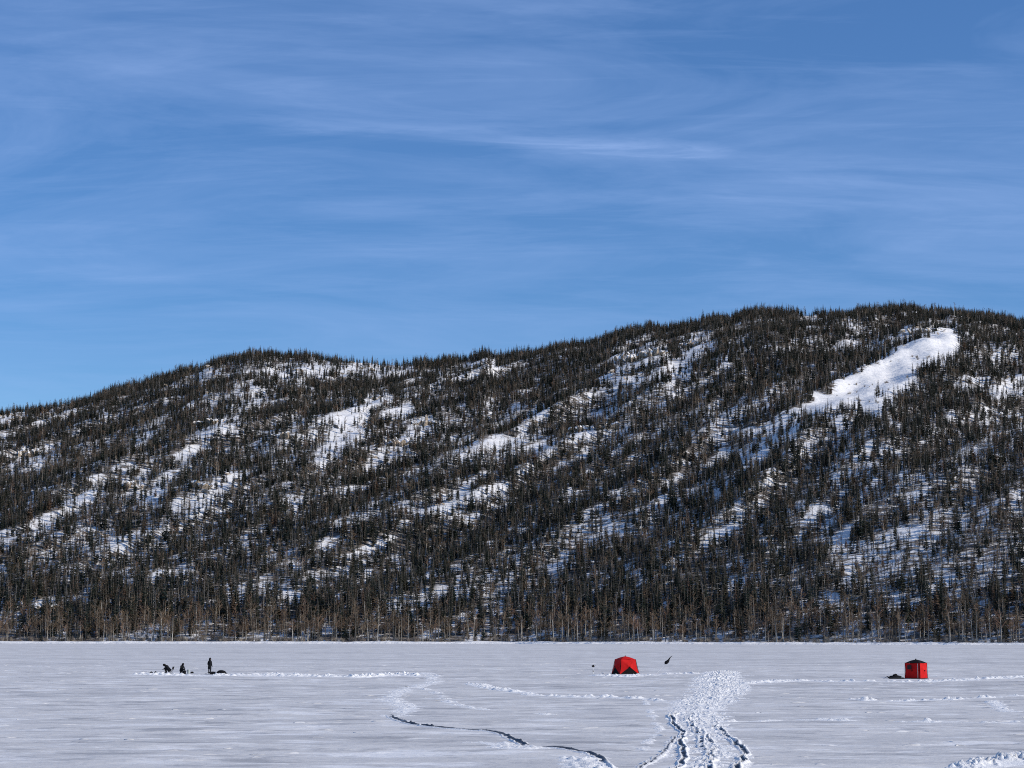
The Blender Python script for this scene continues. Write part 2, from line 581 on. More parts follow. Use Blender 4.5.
# wind carved ridges and crust lumps standing on the ice
def sastrugi():
    n = 2600
    x = rng.uniform(-85, 85, n); y = 64 + 240 * rng.random(n) ** 1.15
    k = (np.abs(x) < .262 * y + 8) & (fbm(x / 8., y / 5., 95, 3) > .50)
    x, y = x[k], y[k]
    z = lake_z(x, y)
    vs = []; fs = []
    for a, b, c in zip(x, y, z):
        big_ = random.random() < .12
        ln = random.uniform(.25, .8) * (1.8 if big_ else 1); wd = ln * random.uniform(.25, .55); h = random.uniform(.025, .06) * (1.4 if big_ else 1)
        t = random.gauss(.15, .5); ct, st_ = math.cos(t), math.sin(t)
        o = len(vs)
        for i in range(5):
            u = i / 4 * 2 - 1
            pr = 1 - abs(u) ** 1.8
            for j, (f, g_) in enumerate(((-1, 0), (-.25, .85), (.3, 1.0), (1, 0))):
                px_, py_ = u * ln + random.uniform(-.05, .05), f * wd * (.35 + .65 * pr) + .12 * math.sin(u * 3 + t * 5)
                vs.append((a + px_ * ct - py_ * st_, b + px_ * st_ + py_ * ct, c - .025 + (h + .025) * g_ * pr * random.uniform(.8, 1.15)))
        for i in range(4):
            for j in range(3):
                q = o + i * 4 + j
                fs.append((q, q + 4, q + 5, q + 1))
    me = pymesh('snow_drifts', vs, fs, True)
    link('snow_drifts', me, M_LAKE)['kind'] = 'structure'


sastrugi()

# main trampled route coming towards the camera
track('trampled_path', [(724, 671), (717, 679), (722, 687), (714, 695), (702, 703), (697, 714), (702, 726), (708, 738), (713, 750), (706, 764), (696, 782)],
      [4, 6, 6.5, 6, 5.5, 4.6, 3.8, 3.4, 3.2, 3.0, 2.8], .13, 101, clod=.41, soft=.35, res=.055, grain=.15, far=True, gaps=.32)
track('trampled_path', [(726, 680), (704, 697), (690, 706), (671, 716), (674, 726), (682, 732), (681, 742), (685, 753), (681, 765), (668, 782)], [1.1, 1.3, 1.2, 1.0, .95, .9, .9, .9, .9, .9], .12, 103,
      ruts=((0, .07, .16),), clod=.5, res=.05, grain=.16, wetwall=1.6, rut_from=.62)
track('trampled_path', [(712, 686), (706, 702), (687.5, 719), (690, 726), (702, 734), (701, 742), (707, 752), (712, 761), (708, 782)], 1.0, .12, 105,
      ruts=((0, .07, .16),), clod=.5, res=.05, grain=.16, wetwall=1.6, rut_from=.55)
track('trampled_path', [(720, 690), (712, 706), (709, 721), (720, 731), (734, 741), (744, 751), (743, 763), (733, 772), (722, 784)], 1.05, .12, 107,
      ruts=((0, .075, .16),), clod=.5, res=.05, grain=.16, wetwall=1.6, rut_from=.55)
track('trampled_path', [(700, 726), (709, 740), (713, 752), (702, 763), (688, 780)], .9, .11, 109, ruts=((0, .06, .16),), clod=.5, res=.05, grain=.16, wetwall=1.6)
track('trampled_path', [(676, 736), (668, 745), (664, 755), (640, 768), (628, 776)], 1.0, .10, 111, ruts=((0, .045, .12),), clod=.5, res=.06, grain=.18)
track('trampled_path', [(645, 700), (650, 712), (660, 730), (648, 742), (640, 752)], .9, .09, 115, clod=.5, res=.07, gaps=.45, grain=.18)
# sled rut winding in from the left
track('trampled_path', [(425, 672), (437, 682), (405, 689), (388, 699), (410, 708), (394, 717)], 2.8, .10, 119, clod=.5, res=.08, grain=.2, gaps=.42)
track('sled_rut', [(388, 714), (398, 721.5), (415, 725.5), (435, 727.5), (456, 729), (486, 730.5), (505, 734), (514, 738), (528, 746), (542, 748), (562, 749), (579, 751), (592, 755), (601, 760), (609, 768), (616, 780)],
      1.2, .10, 121, ruts=((-.05, .09, .2),), clod=.60, res=.05, grain=.2, wetwall=3.0)
track('trampled_path', [(478, 740), (500, 745), (520, 750), (540, 747)], 2.6, .16, 125, clod=.48)
track('trampled_path', [(570, 756), (584, 764), (592, 776)], 2.2, .18, 127, clod=.46)
# trodden lines around the camps
track('trampled_path', [(126, 674.9), (170, 675.2), (215, 675.8), (260, 675.0), (300, 676.2), (350, 677.2), (400, 675), (436, 676.5)], [3, 5, 5, 7, 6, 5, 4.5, 4], .42, 131, clod=.37, res=.12, grain=.4)
track('trampled_path', [(470, 683), (500, 690), (535, 695), (570, 697), (610, 697), (648, 699), (690, 702)], 2.2, .26, 135, clod=.46, res=.1, grain=.35)
track('trampled_path', [(593, 675.4), (610, 676.4), (628, 677), (655, 675), (690, 673.8), (720, 675), (760, 676)], 2.4, .26, 141, clod=.44, res=.1, grain=.35)
track('trampled_path', [(735, 684), (770, 682), (800, 680.5), (840, 681.5), (880, 681.6), (925, 682.0), (965, 680), (1000, 678), (1040, 677)], 3.0, .30, 145, clod=.44, res=.11, grain=.35)
track('trampled_path', [(700, 722), (745, 721), (790, 719.4), (840, 720), (900, 721.5), (960, 722), (1040, 723)], 1.0, .24, 151, clod=.48, soft=.6, res=.09, gaps=.28)
track('trampled_path', [(848, 699), (890, 701), (940, 700), (990, 697), (1040, 694)], 2.0, .3, 155, clod=.48, res=.1, gaps=.42)
track('trampled_path', [(415, 686), (440, 695), (452, 704), (500, 712), (560, 716)], 1.6, .13, 161, clod=.5, gaps=.45, grain=.2)
track('trampled_path', [(990, 700), (1008, 712), (1030, 714)], 1.8, .14, 165, clod=.5, gaps=.4)
# broken bank of ploughed snow at the lower right
track('snow_bank', [(944, 775), (975, 766), (1002, 762), (1030, 758), (1070, 752)], [1.6, 2.2, 2.8, 3.2, 3.4], .30, 181, clod=.44, soft=1.1, res=.06, grain=.16)


# ------------------------------------------------------------------ trees
def conifer_meshes(seed, H, R, sparse):
    r = random.Random(seed)
    t = Geo()
    lean = (r.uniform(-.15, .15), r.uniform(-.15, .15))
    ax = lambda z: (lean[0] * (z / H) ** 2, lean[1] * (z / H) ** 2)
    t.tube([(*ax(z), z - .4 if z == 0 else z) for z in (0, H * .3, H * .6, H * .9, H)], [.19 * H / 11, .15 * H / 11, .10 * H / 11, .045, .015], 6)
    c = Geo()
    nw = int(H * 1.9)
    z0 = H * r.uniform(.06, .16)
    side = r.uniform(0, 2 * PI)
    for k in range(nw):
        fz = min(1.0, max(0.0, (k + r.uniform(-.3, .3)) / (nw - 1)))
        z = z0 + (H * .985 - z0) * max(0, min(1, fz))
        rad_ = R * ((1 - fz) ** .8 * .92 + .07) * r.uniform(.72, 1.12)
        if fz < .12:
            rad_ *= .75
        nb = r.randint(6, 9)
        a0 = r.uniform(0, 6.28)
        cx, cy = ax(z)
        for j in range(nb):
            if r.random() < sparse:
                continue
            a = a0 + 2 * PI * j / nb + r.uniform(-.25, .25)
            q = rad_ * r.uniform(.65, 1.15) * (1 + .18 * math.cos(a - side))
            ca, sa = math.cos(a), math.sin(a)
            dr = q * r.uniform(.25, .55)
            wd = q * r.uniform(.22, .36)
            m = .55
            p0 = (cx, cy, z)
            pl = (cx + ca * q * m - sa * wd, cy + sa * q * m + ca * wd, z - dr * m - .06 * q)
            pr = (cx + ca * q * m + sa * wd, cy + sa * q * m - ca * wd, z - dr * m - .06 * q)
            tip = (cx + ca * q, cy + sa * q, z - dr * .85)
            dn = (cx + ca * q * .5, cy + sa * q * .5, z - dr * .5 - q * r.uniform(.18, .34))
            c.add([p0, pl, tip, pr, dn], [(0, 1, 2), (0, 2, 3), (0, 4, 2)])
    c.add([(*ax(H * .9), H * .9), (lean[0] + .09, lean[1], H * .93), (lean[0] - .05, lean[1] + .08, H * .93), (lean[0], lean[1], H * 1.03)], [(0, 1, 3), (0, 2, 3), (1, 2, 3)])
    tm = t.mesh('trunk', True); tm.materials.append(M_BARK)
    cm = c.mesh('crown'); cm.materials.append(M_NEEDLE)
    return tm, cm


def bare_meshes(seed, H, bark, twig, spread=1.0, ntw=7):
    r = random.Random(seed)
    t = Geo(); c = Geo()
    lx_, ly_ = r.uniform(-.5, .5), r.uniform(-.5, .5)
    ax = lambda f: Vector((lx_ * f * f + .12 * math.sin(f * 5 + seed), ly_ * f * f + .12 * math.cos(f * 4 + seed), H * f))
    fs = [0, .2, .4, .6, .8, .97]
    pts = [ax(f) for f in fs]; pts[0].z = -.4
    t.tube(pts, [.20 * H / 12, .17 * H / 12, .14 * H / 12, .10 * H / 12, .06, .02], 6)
    nb = r.randint(13, 18)
    for k in range(nb):
        f = r.uniform(.30, .95)
        b0 = ax(f)
        a = r.uniform(0, 6.28)
        ln = H * (1 - f * .72) * .30 * r.uniform(.6, 1.2) * spread
        d = Vector((math.cos(a), math.sin(a), r.uniform(.7, 1.6))).normalized()
        mid = b0 + d * ln * .5 + Vector((0, 0, ln * .04)); tip = b0 + d * ln + Vector((0, 0, ln * .18))
        c.tube([b0, mid, tip], [.055, .036, .014], 4, caps=False)
        for q in range(ntw):
            g = r.uniform(.25, 1.0)
            s = b0.lerp(mid, g * 2) if g < .5 else mid.lerp(tip, g * 2 - 1)
            e = (d + Vector((r.uniform(-1, 1), r.uniform(-1, 1), r.uniform(-.3, .9))) * .9).normalized() * ln * r.uniform(.25, .5)
            o = e.orthogonal().normalized() * .055
            o2 = e.cross(o).normalized() * .05
            c.add([s + o, s - o, s + e], [(0, 1, 2)])
            c.add([s + o2, s - o2, s + e * .9], [(0, 1, 2)])
            for w_ in range(2):
                s2 = s + e * r.uniform(.3, .7)
                e2 = (e.normalized() + Vector((r.uniform(-1, 1), r.uniform(-1, 1), r.uniform(-.5, 1))) * .8) * ln * .18
                c.add([s2 + o * .8, s2 - o * .8, s2 + e2], [(0, 1, 2)])
    tm = t.mesh('trunk', True); tm.materials.append(bark)
    cm = c.mesh('crown'); cm.materials.append(twig)
    return tm, cm


def shrub_mesh(seed):
    r = random.Random(seed)
    c = Geo()
    for k in range(34):
        a = r.uniform(0, 6.28); s = Vector((r.uniform(-.35, .35), r.uniform(-.35, .35), -.1))
        d = Vector((math.cos(a) * .55, math.sin(a) * .55, r.uniform(.8, 1.6)))
        m = s + d * .6; tp = s + d * r.uniform(.9, 1.5)
        c.tube([s, m, tp], [.03, .022, .008], 3, caps=False)
        for q in range(3):
            e = (d + Vector((r.uniform(-1, 1), r.uniform(-1, 1), r.uniform(-.3, .8)))) * .35
            o = e.orthogonal().normalized() * .02
            c.add([m + o, m - o, m + e], [(0, 1, 2)])
    me = c.mesh('willow_shrub'); me.materials.append(M_WILLOW)
    return me


CON = [conifer_meshes(300 + i, 11 * random.uniform(.92, 1.08), R_, sp) for i, (R_, sp) in
       enumerate([(1.75, .12), (1.45, .18), (2.0, .15), (1.25, .22), (1.6, .30), (1.9, .10), (1.3, .15)])]
ASP = [bare_meshes(400 + i, 12.5, M_ASPEN, M_TWIG, random.uniform(.8, 1.15)) for i in range(6)]
SNG = [bare_meshes(450 + i, 10, M_SNAG, M_SNAG, .55, 3) for i in range(3)]

# --- candidate points over the whole slope
st = 2.75
cx, cy = np.meshgrid(np.arange(-760, 760, st), np.arange(640, 2150, st))
cx = cx + rng.uniform(-.48, .48, cx.shape) * st
cy = cy + rng.uniform(-.48, .48, cy.shape) * st
cx = cx.ravel(); cy = cy.ravel()
ok = (np.abs(cx) < .262 * cy + 110) & (cy > shore_y(cx) + 7)
cx, cy = cx[ok], cy[ok]
dn, U, V, Zt = density(cx, cy)
behind = cy > RY + 25
back = cy - shore_y(cx)
keep = rng.random(len(cx)) < np.where(behind, .35, np.where(cy - shore_y(cx) < 50, np.maximum(dn, .8) * .62, dn * (.74 + .26 * (1 - sstep(1050, 1500, cy)))))
cx, cy, U, V, Zt, back, dn = (a[keep] for a in (cx, cy, U, V, Zt, back, dn))
patch = fbm(cx / 60., cy / 60., 77, 3)
pb = np.where(back < 20, .88, np.where(back < 42, .45, .08 + .12 * sstep(.5, .65, patch) * (1 - sstep(1500, 1900, cy)) + .16 * sstep(650, 950, U) * sstep(430, 520, V)))
rnd = rng.random(len(cx))
is_bare = rnd < pb
is_snag = (~is_bare) & (rng.random(len(cx)) < .11) & (back > 50)
is_con = ~(is_bare | is_snag)
hs = np.clip(rng.normal(.92, .27, len(cx)), .38, 1.6)
hs = hs * (.72 + .56 * fbm(cx / 16., cy / 16., 99, 3))
hs = np.where(is_bare, np.clip(hs * np.where(back < 45, .90, .58), .35, 1.15), hs * (1 - .29 * sstep(40, 120, back) - .05 * sstep(1500, 2000, cy)))

SHARED = {}


def place_tree(kind, i, mesh_pair, label, cat, group):
    o = link(kind, None, loc=(cx[i], cy[i], Zt[i] - .05), rz=rng.uniform(0, 6.28))
    o.scale = (hs[i] * rng.uniform(.95, 1.3),) * 2 + (hs[i],)
    tag(o, label, cat, group)
    for nm, me_ in (('trunk', mesh_pair[0]), ('crown', mesh_pair[1])):
        c = link(nm, me_, parent=o)
        SHARED.setdefault(me_.name, c)
    return o


MARKS = [(-9e9, 60, 'by the far left edge of the lake'), (60, 140, 'left of the crouching angler'), (140, 200, 'behind the two seated anglers'), (200, 240, 'behind the standing angler'),
         (240, 340, 'right of the standing angler'), (340, 440, 'above the winding sled rut'), (440, 540, 'left of the red dome tent'),
         (540, 605, 'beside the red dome tent'), (605, 650, 'behind the red dome tent'), (650, 700, 'behind the leaning flag pole'), (700, 780, 'above the trampled path'),
         (780, 880, 'between the two red tents'), (880, 940, 'behind the black roofed red tent'), (940, 985, 'just right of the black roofed red tent'), (985, 9e9, 'by the far right edge of the lake')]


def where(u):
    for a, b, s in MARKS:
        if a <= u < b:
            return s


inframe = (U > -6) & (U < 1030)
size = hs / cy


def size_word(i):
    return 'tall' if hs[i] > 1.08 else ('short' if hs[i] < .74 else 'middling')


used = np.zeros(len(cx), bool)
for kind, mask, meshes, nmax in (('conifer_tree', is_con, CON, 300), ('bare_tree', is_bare, ASP, 300)):
    idx = np.nonzero(mask & inframe)[0]
    idx = idx[np.argsort(-size[idx])][:nmax]
    for q, i in enumerate(idx):
        used[i] = True
        d = back[i]
        rowp = 'at the ice edge' if d < 14 else ('in the shoreline belt' if d < 45 else 'on the lower slope')
        if kind == 'conifer_tree':
            lab = '%s dark conifer %s %s' % (size_word(i), rowp, where(U[i]))
            grp = 'conifers of the lower forest'
            cat = 'conifer'
        else:
            lab = '%s leafless tree %s %s' % (size_word(i), rowp, where(U[i]))
            grp = 'bare trees along the far shore'
            cat = 'bare tree'
        place_tree(kind, i, meshes[q % len(meshes)], lab, cat, grp)


# snags are rarer: a first few stand as single things and lend their shape to the rest
idx = np.nonzero(is_snag & inframe)[0]
idx = idx[np.argsort(-size[idx])][:60]
for q, i in enumerate(idx):
    used[i] = True
    place_tree('dead_tree', i, SNG[q % 3], '%s grey dead tree on the lower slope %s' % (size_word(i), where(U[i])), 'dead tree', 'grey snags on the slope')


def scatter(name, P, rz, sc, vi, variants, label):
    me = bpy.data.meshes.new(name)
    n = len(P)
    me.vertices.add(n)
    me.vertices.foreach_set('co', P.astype(np.float32).ravel())
    a = me.attributes.new('turn', 'FLOAT_VECTOR', 'POINT'); a.data.foreach_set('vector', np.stack([rz * 0, rz * 0, rz], -1).astype(np.float32).ravel())
    a = me.attributes.new('size', 'FLOAT_VECTOR', 'POINT'); a.data.foreach_set('vector', sc.astype(np.float32).ravel())
    a = me.attributes.new('variant', 'INT', 'POINT'); a.data.foreach_set('value', vi.astype(np.int32))
    o = link(name, me)
    tag(o, label, None, None, 'stuff')
    ng = bpy.data.node_groups.new(name, 'GeometryNodeTree')
    ng.interface.new_socket('Geometry', in_out='INPUT', socket_type='NodeSocketGeometry')
    ng.interface.new_socket('Geometry', in_out='OUTPUT', socket_type='NodeSocketGeometry')
    gi = ng.nodes.new('NodeGroupInput'); go = ng.nodes.new('NodeGroupOutput')
    allj = ng.nodes.new('GeometryNodeJoinGeometry')
    for objs in variants:
        j = ng.nodes.new('GeometryNodeJoinGeometry')
        for ob in objs:
            oi = ng.nodes.new('GeometryNodeObjectInfo')
            oi.transform_space = 'ORIGINAL'
            oi.inputs['Object'].default_value = ob
            ng.links.new(oi.outputs['Geometry'], j.inputs[0])
        g2 = ng.nodes.new('GeometryNodeGeometryToInstance')
        ng.links.new(j.outputs[0], g2.inputs[0])
        ng.links.new(g2.outputs[0], allj.inputs[0])
    ip = ng.nodes.new('GeometryNodeInstanceOnPoints')
    ip.inputs['Pick Instance'].default_value = True

    def named(nm, ty):
        x = ng.nodes.new('GeometryNodeInputNamedAttribute'); x.data_type = ty
        x.inputs['Name'].default_value = nm
        return x.outputs['Attribute']
    ng.links.new(gi.outputs[0], ip.inputs['Points'])
    ng.links.new(allj.outputs[0], ip.inputs['Instance'])
    ng.links.new(named('variant', 'INT'), ip.inputs['Instance Index'])
    ng.links.new(named('size', 'FLOAT_VECTOR'), ip.inputs['Scale'])
    er = ng.nodes.new('FunctionNodeEulerToRotation')
    ng.links.new(named('turn', 'FLOAT_VECTOR'), er.inputs[0])
    ng.links.new(er.outputs[0], ip.inputs['Rotation'])
    ng.links.new(ip.outputs[0], go.inputs[0])
    md = o.modifiers.new('scatter', 'NODES'); md.node_group = ng
    return o


def rest(name, mask, meshes, label):
    i = np.nonzero(mask & ~used)[0]
    vs = [[SHARED[a.name], SHARED[b.name]] for a, b in meshes]
    w = rng.uniform(1.0, 1.55, len(i))
    sc = np.stack([hs[i] * w, hs[i] * w, hs[i]], -1)
    scatter(name, np.stack([cx[i], cy[i], Zt[i] - .1], -1), rng.uniform(0, 6.28, len(i)), sc, rng.integers(0, len(vs), len(i)), vs, label)
    print(name, len(i))


rest('conifer_forest', is_con, CON, 'dense dark conifer forest covering the mountain slope up to the crest')
rest('bare_tree_stand', is_bare, ASP, 'grey brown leafless trees mixed through the forest')
rest('dead_tree_stand', is_snag, SNG, 'grey dead trunks scattered over the slope')

# --- willow brush: along the ice edge and in the clearings
n = 1500
sx_ = rng.uniform(-330, 330, n)
sb = rng.exponential(16, n) + 6.5
sy_ = shore_y(sx_) + sb
hx = rng.uniform(-560, 560, 5000); hy = rng.uniform(980, 1990, 5000)
okh = (np.abs(hx) < .262 * hy + 60) & (fbm(hx / 40, hy / 40, 88, 3) > .52)
sx_ = np.concatenate([sx_, hx[okh]]); sy_ = np.concatenate([sy_, hy[okh]])
ss = rng.uniform(.5, 1.5, len(sx_))
sz_ = terrain(sx_, sy_)
WIL = [shrub_mesh(500 + i) for i in range(4)]
su, _ = project(sx_, sy_, sz_)
SH_OBJ = []
pick = np.argsort(np.where((su > 10) & (su < 1014) & (np.arange(len(su)) < n), sb.repeat(1)[np.minimum(np.arange(len(su)), n - 1)], 1e9))[:60]
ms = np.ones(len(sx_), bool)
for q, i in enumerate(pick):
    ms[i] = False
    o = link('willow_shrub', WIL[q % 4], loc=(sx_[i], sy_[i], sz_[i]), rz=rng.uniform(0, 6.28))
    o.scale = (ss[i],) * 3
    tag(o, 'leafless willow shrub at the ice edge ' + where(su[i]), 'shrub', 'willow shrubs at the ice edge')
    SH_OBJ.append(o)
i = np.nonzero(ms)[0]
scatter('shrub_thicket', np.stack([sx_[i], sy_[i], sz_[i]], -1), rng.uniform(0, 6.28, len(i)), np.repeat(ss[i][:, None], 3, 1),
        rng.integers(0, 4, len(i)), [[o] for o in SH_OBJ[:4]], 'brown leafless brush along the far shore and in the clearings')


# ------------------------------------------------------------------ rock outcrops
def hill_at(u, v):
    rx, rz = ray(u, v)
    ys = np.linspace(800, 2010, 2400)
    z = terrain(rx * ys, ys)
    line = CAM_H + rz * ys
    k = np.nonzero(z >= line)[0]
    k = k[0] if len(k) else len(ys) - 1
    return rx * ys[k], ys[k], z[k]


def crag(seed, w, h, n):
    """one jagged outcrop of fractured blocks"""
    r = random.Random(seed)
    g = Geo()
    for k in range(n):
        bm = bmesh.new()
        bmesh.ops.create_icosphere(bm, subdivisions=3, radius=1)
        f = (k + .5) / n * 2 - 1
        f = f + r.uniform(-.12, .12)
        sx2 = w / n * r.uniform(.9, 2.2); sz2 = h * (1 - .55 * abs(f)) * r.uniform(.35, 1.0)
        cuts = [(Vector((r.gauss(0, 1), r.gauss(0, 1), r.gauss(0, .8))).normalized(), r.uniform(.45, .8)) for _ in range(12)]
        for v in bm.verts:
            for nrm, dist in cuts:
                e = v.co.dot(nrm) - dist
                if e > 0:
                    v.co -= nrm * e
            v.co = Vector((v.co.x * sx2 + r.gauss(0, .03) * sx2, v.co.y * w * .16 * r.uniform(.94, 1.06), v.co.z * sz2 * r.uniform(.95, 1.05)))
        bmesh.ops.rotate(bm, cent=(0, 0, 0), matrix=Matrix.Rotation(r.uniform(-.5, .5), 3, 'Z') @ Matrix.Rotation(r.uniform(-.6, .6), 3, 'Y'), verts=bm.verts)
        bmesh.ops.translate(bm, vec=(f * w * .5, r.uniform(-.25, .25) * w, sz2 * .2 + r.uniform(-.1, .25) * h), verts=bm.verts)
        g.frombm(bm)
    return g


CRAGS = [(35, 455, 22, 7, 6, 'tan rock outcrop with snowy ledges near the left end of the slope'),
         (132, 488, 13, 6, 4, 'small tan crag among trees on the left slope'),
         (198, 488, 14, 6, 4, 'tan rock face beside the snowy glade above the anglers'),
         (212, 424, 16, 5, 5, 'snow dusted rocks under the left crest'),
         (425, 425, 16, 7, 5, 'upper crag of the rocky spur left of the middle'),
         (398, 445, 18, 6, 5, 'lower crag of the rocky spur left of the middle'),
         (376, 400, 12, 5, 4, 'pale boulders beside the small snowy clearing below the crest'),
         (284, 437, 10, 5, 3, 'small crag left of the bright snow chute'),
         (583, 430, 11, 6, 4, 'lone tan crag amid the dense middle forest'),
         (630, 362, 18, 11, 5, 'dark shaded cliff under the crest in the middle'),
         (653, 356, 14, 9, 4, 'sunlit cliff beside the dark shaded one under the crest'),
         (694, 346, 18, 6, 6, 'snow covered boulders high on the slope right of the cliffs'),
         (926, 333, 24, 6, 7, 'dark rock rim along the head of the big snow chute'),
         (612, 428, 12, 5, 4, 'snowy boulders in the glade right of the lone tan crag'),
         (481, 366, 11, 4, 4, 'flat topped snowy rocks on the middle crest'),
         (1003, 420, 14, 5, 4, 'rocks in the snowy opening at the right end of the slope'),
         (42, 608, 18, 5, 5, 'pale rocks low on the slope near the left edge')]
for k, (u, v, w, h, n_, lab) in enumerate(CRAGS):
    x, y, z = hill_at(u, v)
    o = crag(700 + k, w * 1.4, h * .95, n_ * 3).obj('rock_outcrop', M_ROCK, loc=(x, y, z - .4), rz=random.uniform(-.5, .2))
    tag(o, lab, 'rock outcrop')

# smaller boulders strewn over the open ground
bxs, bys = rng.uniform(-560, 560, 6000), rng.uniform(1050, 1990, 6000)
dn2, bu, bv, bzs = density(bxs, bys)
okb = (np.abs(bxs) < .262 * bys + 40) & (dn2 < .45) & (fbm(bxs / 22, bys / 22, 93, 3) > .56) & ~((bu > 800) & (bu < 965) & (bv < 415) & (bv > 335))
bxs, bys, bzs = bxs[okb], bys[okb], bzs[okb]
BO = []
for k in range(4):
    g = crag(800 + k, 2.4, 1.3, 2)
    x, y, z = hill_at(*[(668, 372), (350, 432), (905, 346), (470, 448)][k])
    o = g.obj('boulder', M_ROCK, loc=(x, y, z))
    tag(o, ['boulder on the snow shelf below the sunlit cliff', 'boulder in the bright snow chute left of the middle', 'boulder near the head of the big snow chute', 'boulder in the streaked snowy glade in the middle'][k], 'boulder')
    BO.append([o])
bs = rng.uniform(.5, 2.2, len(bxs))
scatter('boulder_field', np.stack([bxs, bys, bzs], -1), rng.uniform(-.8, .8, len(bxs)), np.repeat(bs[:, None], 3, 1), rng.integers(0, 4, len(bxs)), BO,
        'snow covered boulders strewn over the openings of the slope')
print('boulders', len(bxs))


# ------------------------------------------------------------------ ice shelters
def shelter(loc, rz, half, top_half, H, eave, push, label, roof_mat, skirt, zip_corner):
    root = empty('ice_shelter', loc, rz, label, 'ice fishing tent')
    cor = [(-1, -1), (1, -1), (1, 1), (-1, 1)]
    B = [Vector((a * half, b * half, .0)) for a, b in cor]
    T = [Vector((a * top_half, b * top_half, eave)) for a, b in cor]
    for k in range(4):
        b0, b1, t1, t0 = B[k], B[(k + 1) % 4], T[(k + 1) % 4], T[k]
        out = (b0 + b1) / 2; out.z = 0; out = out.normalized()
        hub = (b0 + b1 + t0 + t1) / 4 + out * push
        hub.z = eave * .50
        ring = []
        for A, Bv in ((b0, b1), (b1, t1), (t1, t0), (t0, b0)):
            for q in range(8):
                e = A.lerp(Bv, q / 8.)
                sag = math.sin(PI * q / 8.) * .07
                c_ = (b0 + b1 + t0 + t1) / 4
                ring.append(e + (c_ - e).normalized() * (sag if A is not b0 else 0))
        nr = 6
        vs = []; fs = []
        for j in range(nr):
            for e in ring:
                f = j / nr
                p_ = e.lerp(hub, f)
                vs.append(p_ - out * (math.sin(PI * f) * .035))
        n_ = len(ring)
        vs.append(hub)
        def part(sel):
            ff = []
            for j in range(nr):
                for q in range(n_):
                    if sel(q):
                        if j < nr - 1:
                            ff.append((j * n_ + q, j * n_ + (q + 1) % n_, (j + 1) * n_ + (q + 1) % n_, (j + 1) * n_ + q))
                        else:
                            ff.append((j * n_ + q, j * n_ + (q + 1) % n_, nr * n_))
            return ff
        isdark = skirt and k in skirt
        g = Geo(); g.add(vs, part(lambda q: q >= 8) if isdark else part(lambda q: True))
        wall = g.obj('wall', M_RED, root, True)
        if isdark:
            g = Geo(); g.add(vs, part(lambda q: q < 8)); g.obj('lower_panel', M_BLACK, root, True)
        # hub knob
        g = Geo(); g.blob(hub + out * .03, (.06, .06, .06), k, .05, 2); g.obj('hub', M_BLACK, wall, True)
        # snow skirt lying on the ice
        g = Geo()
        o2 = out * .22
        g.add([b0 + Vector((0, 0, .05)), b1 + Vector((0, 0, .05)), b1 + o2 + Vector((0, 0, .015)), b0 + o2 + Vector((0, 0, .015))], [(0, 1, 2, 3)])
        g.obj('snow_flap', M_BLACK, root)
        # corner pole inside its sleeve
        g = Geo(); g.tube([b0 * 1.005 + Vector((0, 0, .02)), t0 * 1.005], .022, 8); g.obj('corner_pole', M_BLACK, root, True)
    # roof: four gores up to a raised hub
    peak = Vector((0, 0, H))
    vs = [peak]; fs = []
    R_ = 10
    ring = []
    for k in range(4):
        for q in range(R_):
            e = T[k].lerp(T[(k + 1) % 4], q / R_)
            sag = math.sin(PI * q / R_)
            ring.append(Vector((e.x * 1.035, e.y * 1.035, e.z - .05 + .015 * sag)))
    rings = 5
    for j in range(1, rings + 1):
        for e in ring:
            f = j / rings
            p_ = peak.lerp(e, f)
            p_.z += .05 * math.sin(PI * f)
            vs.append(p_)
    n_ = len(ring)
    for q in range(n_):
        fs.append((0, 1 + q, 1 + (q + 1) % n_))
        for j in range(rings - 1):
            a = 1 + j * n_
            fs.append((a + q, a + n_ + q, a + n_ + (q + 1) % n_, a + (q + 1) % n_))
    g = Geo(); g.add(vs, fs)
    roof = g.obj('roof', roof_mat, root, True)
    g = Geo(); g.blob((0, 0, H + .03), (.07, .07, .05), 9, .05, 2); g.obj('hub', M_BLACK, roof, True)
    return root, B, T


TX, TY = lake_at(626, 674.3)
sh1, B1, T1 = shelter((TX, TY + 1.2, -.02), rad(20), 1.16, .86, 1.98, 1.66, .26, 'red dome shaped ice tent with a dark lower front panel, beside the leaning flag pole', M_RED, {0, 3}, None)
SX, SY = lake_at(918.3, 678.6)
sh2, B2, T2 = shelter((SX, SY + 1.0, -.02), rad(-37), .83, .80, 1.9, 1.58, .10, 'boxy red ice fishing tent with a black roof beside a dark gear heap', M_BLACK, set(), None)
# zip and windows on the box tent
for name, pts_, mat in (('zip_strip', [(.57, .06), (.63, .06), (.63, 1.5), (.57, 1.5)], M_ZIP), ('window', [(-.50, .92), (-.05, .92), (-.05, 1.34), (-.50, 1.34)], M_PLASTICWIN)):
    g = Geo()
    yf = -.83 - .105
    g.add([(a, yf + (.07 if name == 'zip_strip' else 0), z) for a, z in pts_] + [(a, yf - .02 + (.07 if name == 'zip_strip' else 0), z) for a, z in pts_],
          [(4, 5, 6, 7), (0, 3, 2, 1), (0, 1, 5, 4), (1, 2, 6, 5), (2, 3, 7, 6), (3, 0, 4, 7)])
    g.obj(name, mat, sh2)
g = Geo(); g.blob((-.93, .1, .85), (.12, .35, .38), 5, .08, 3); g.obj('vent_flap', M_BLACK, sh2, True)



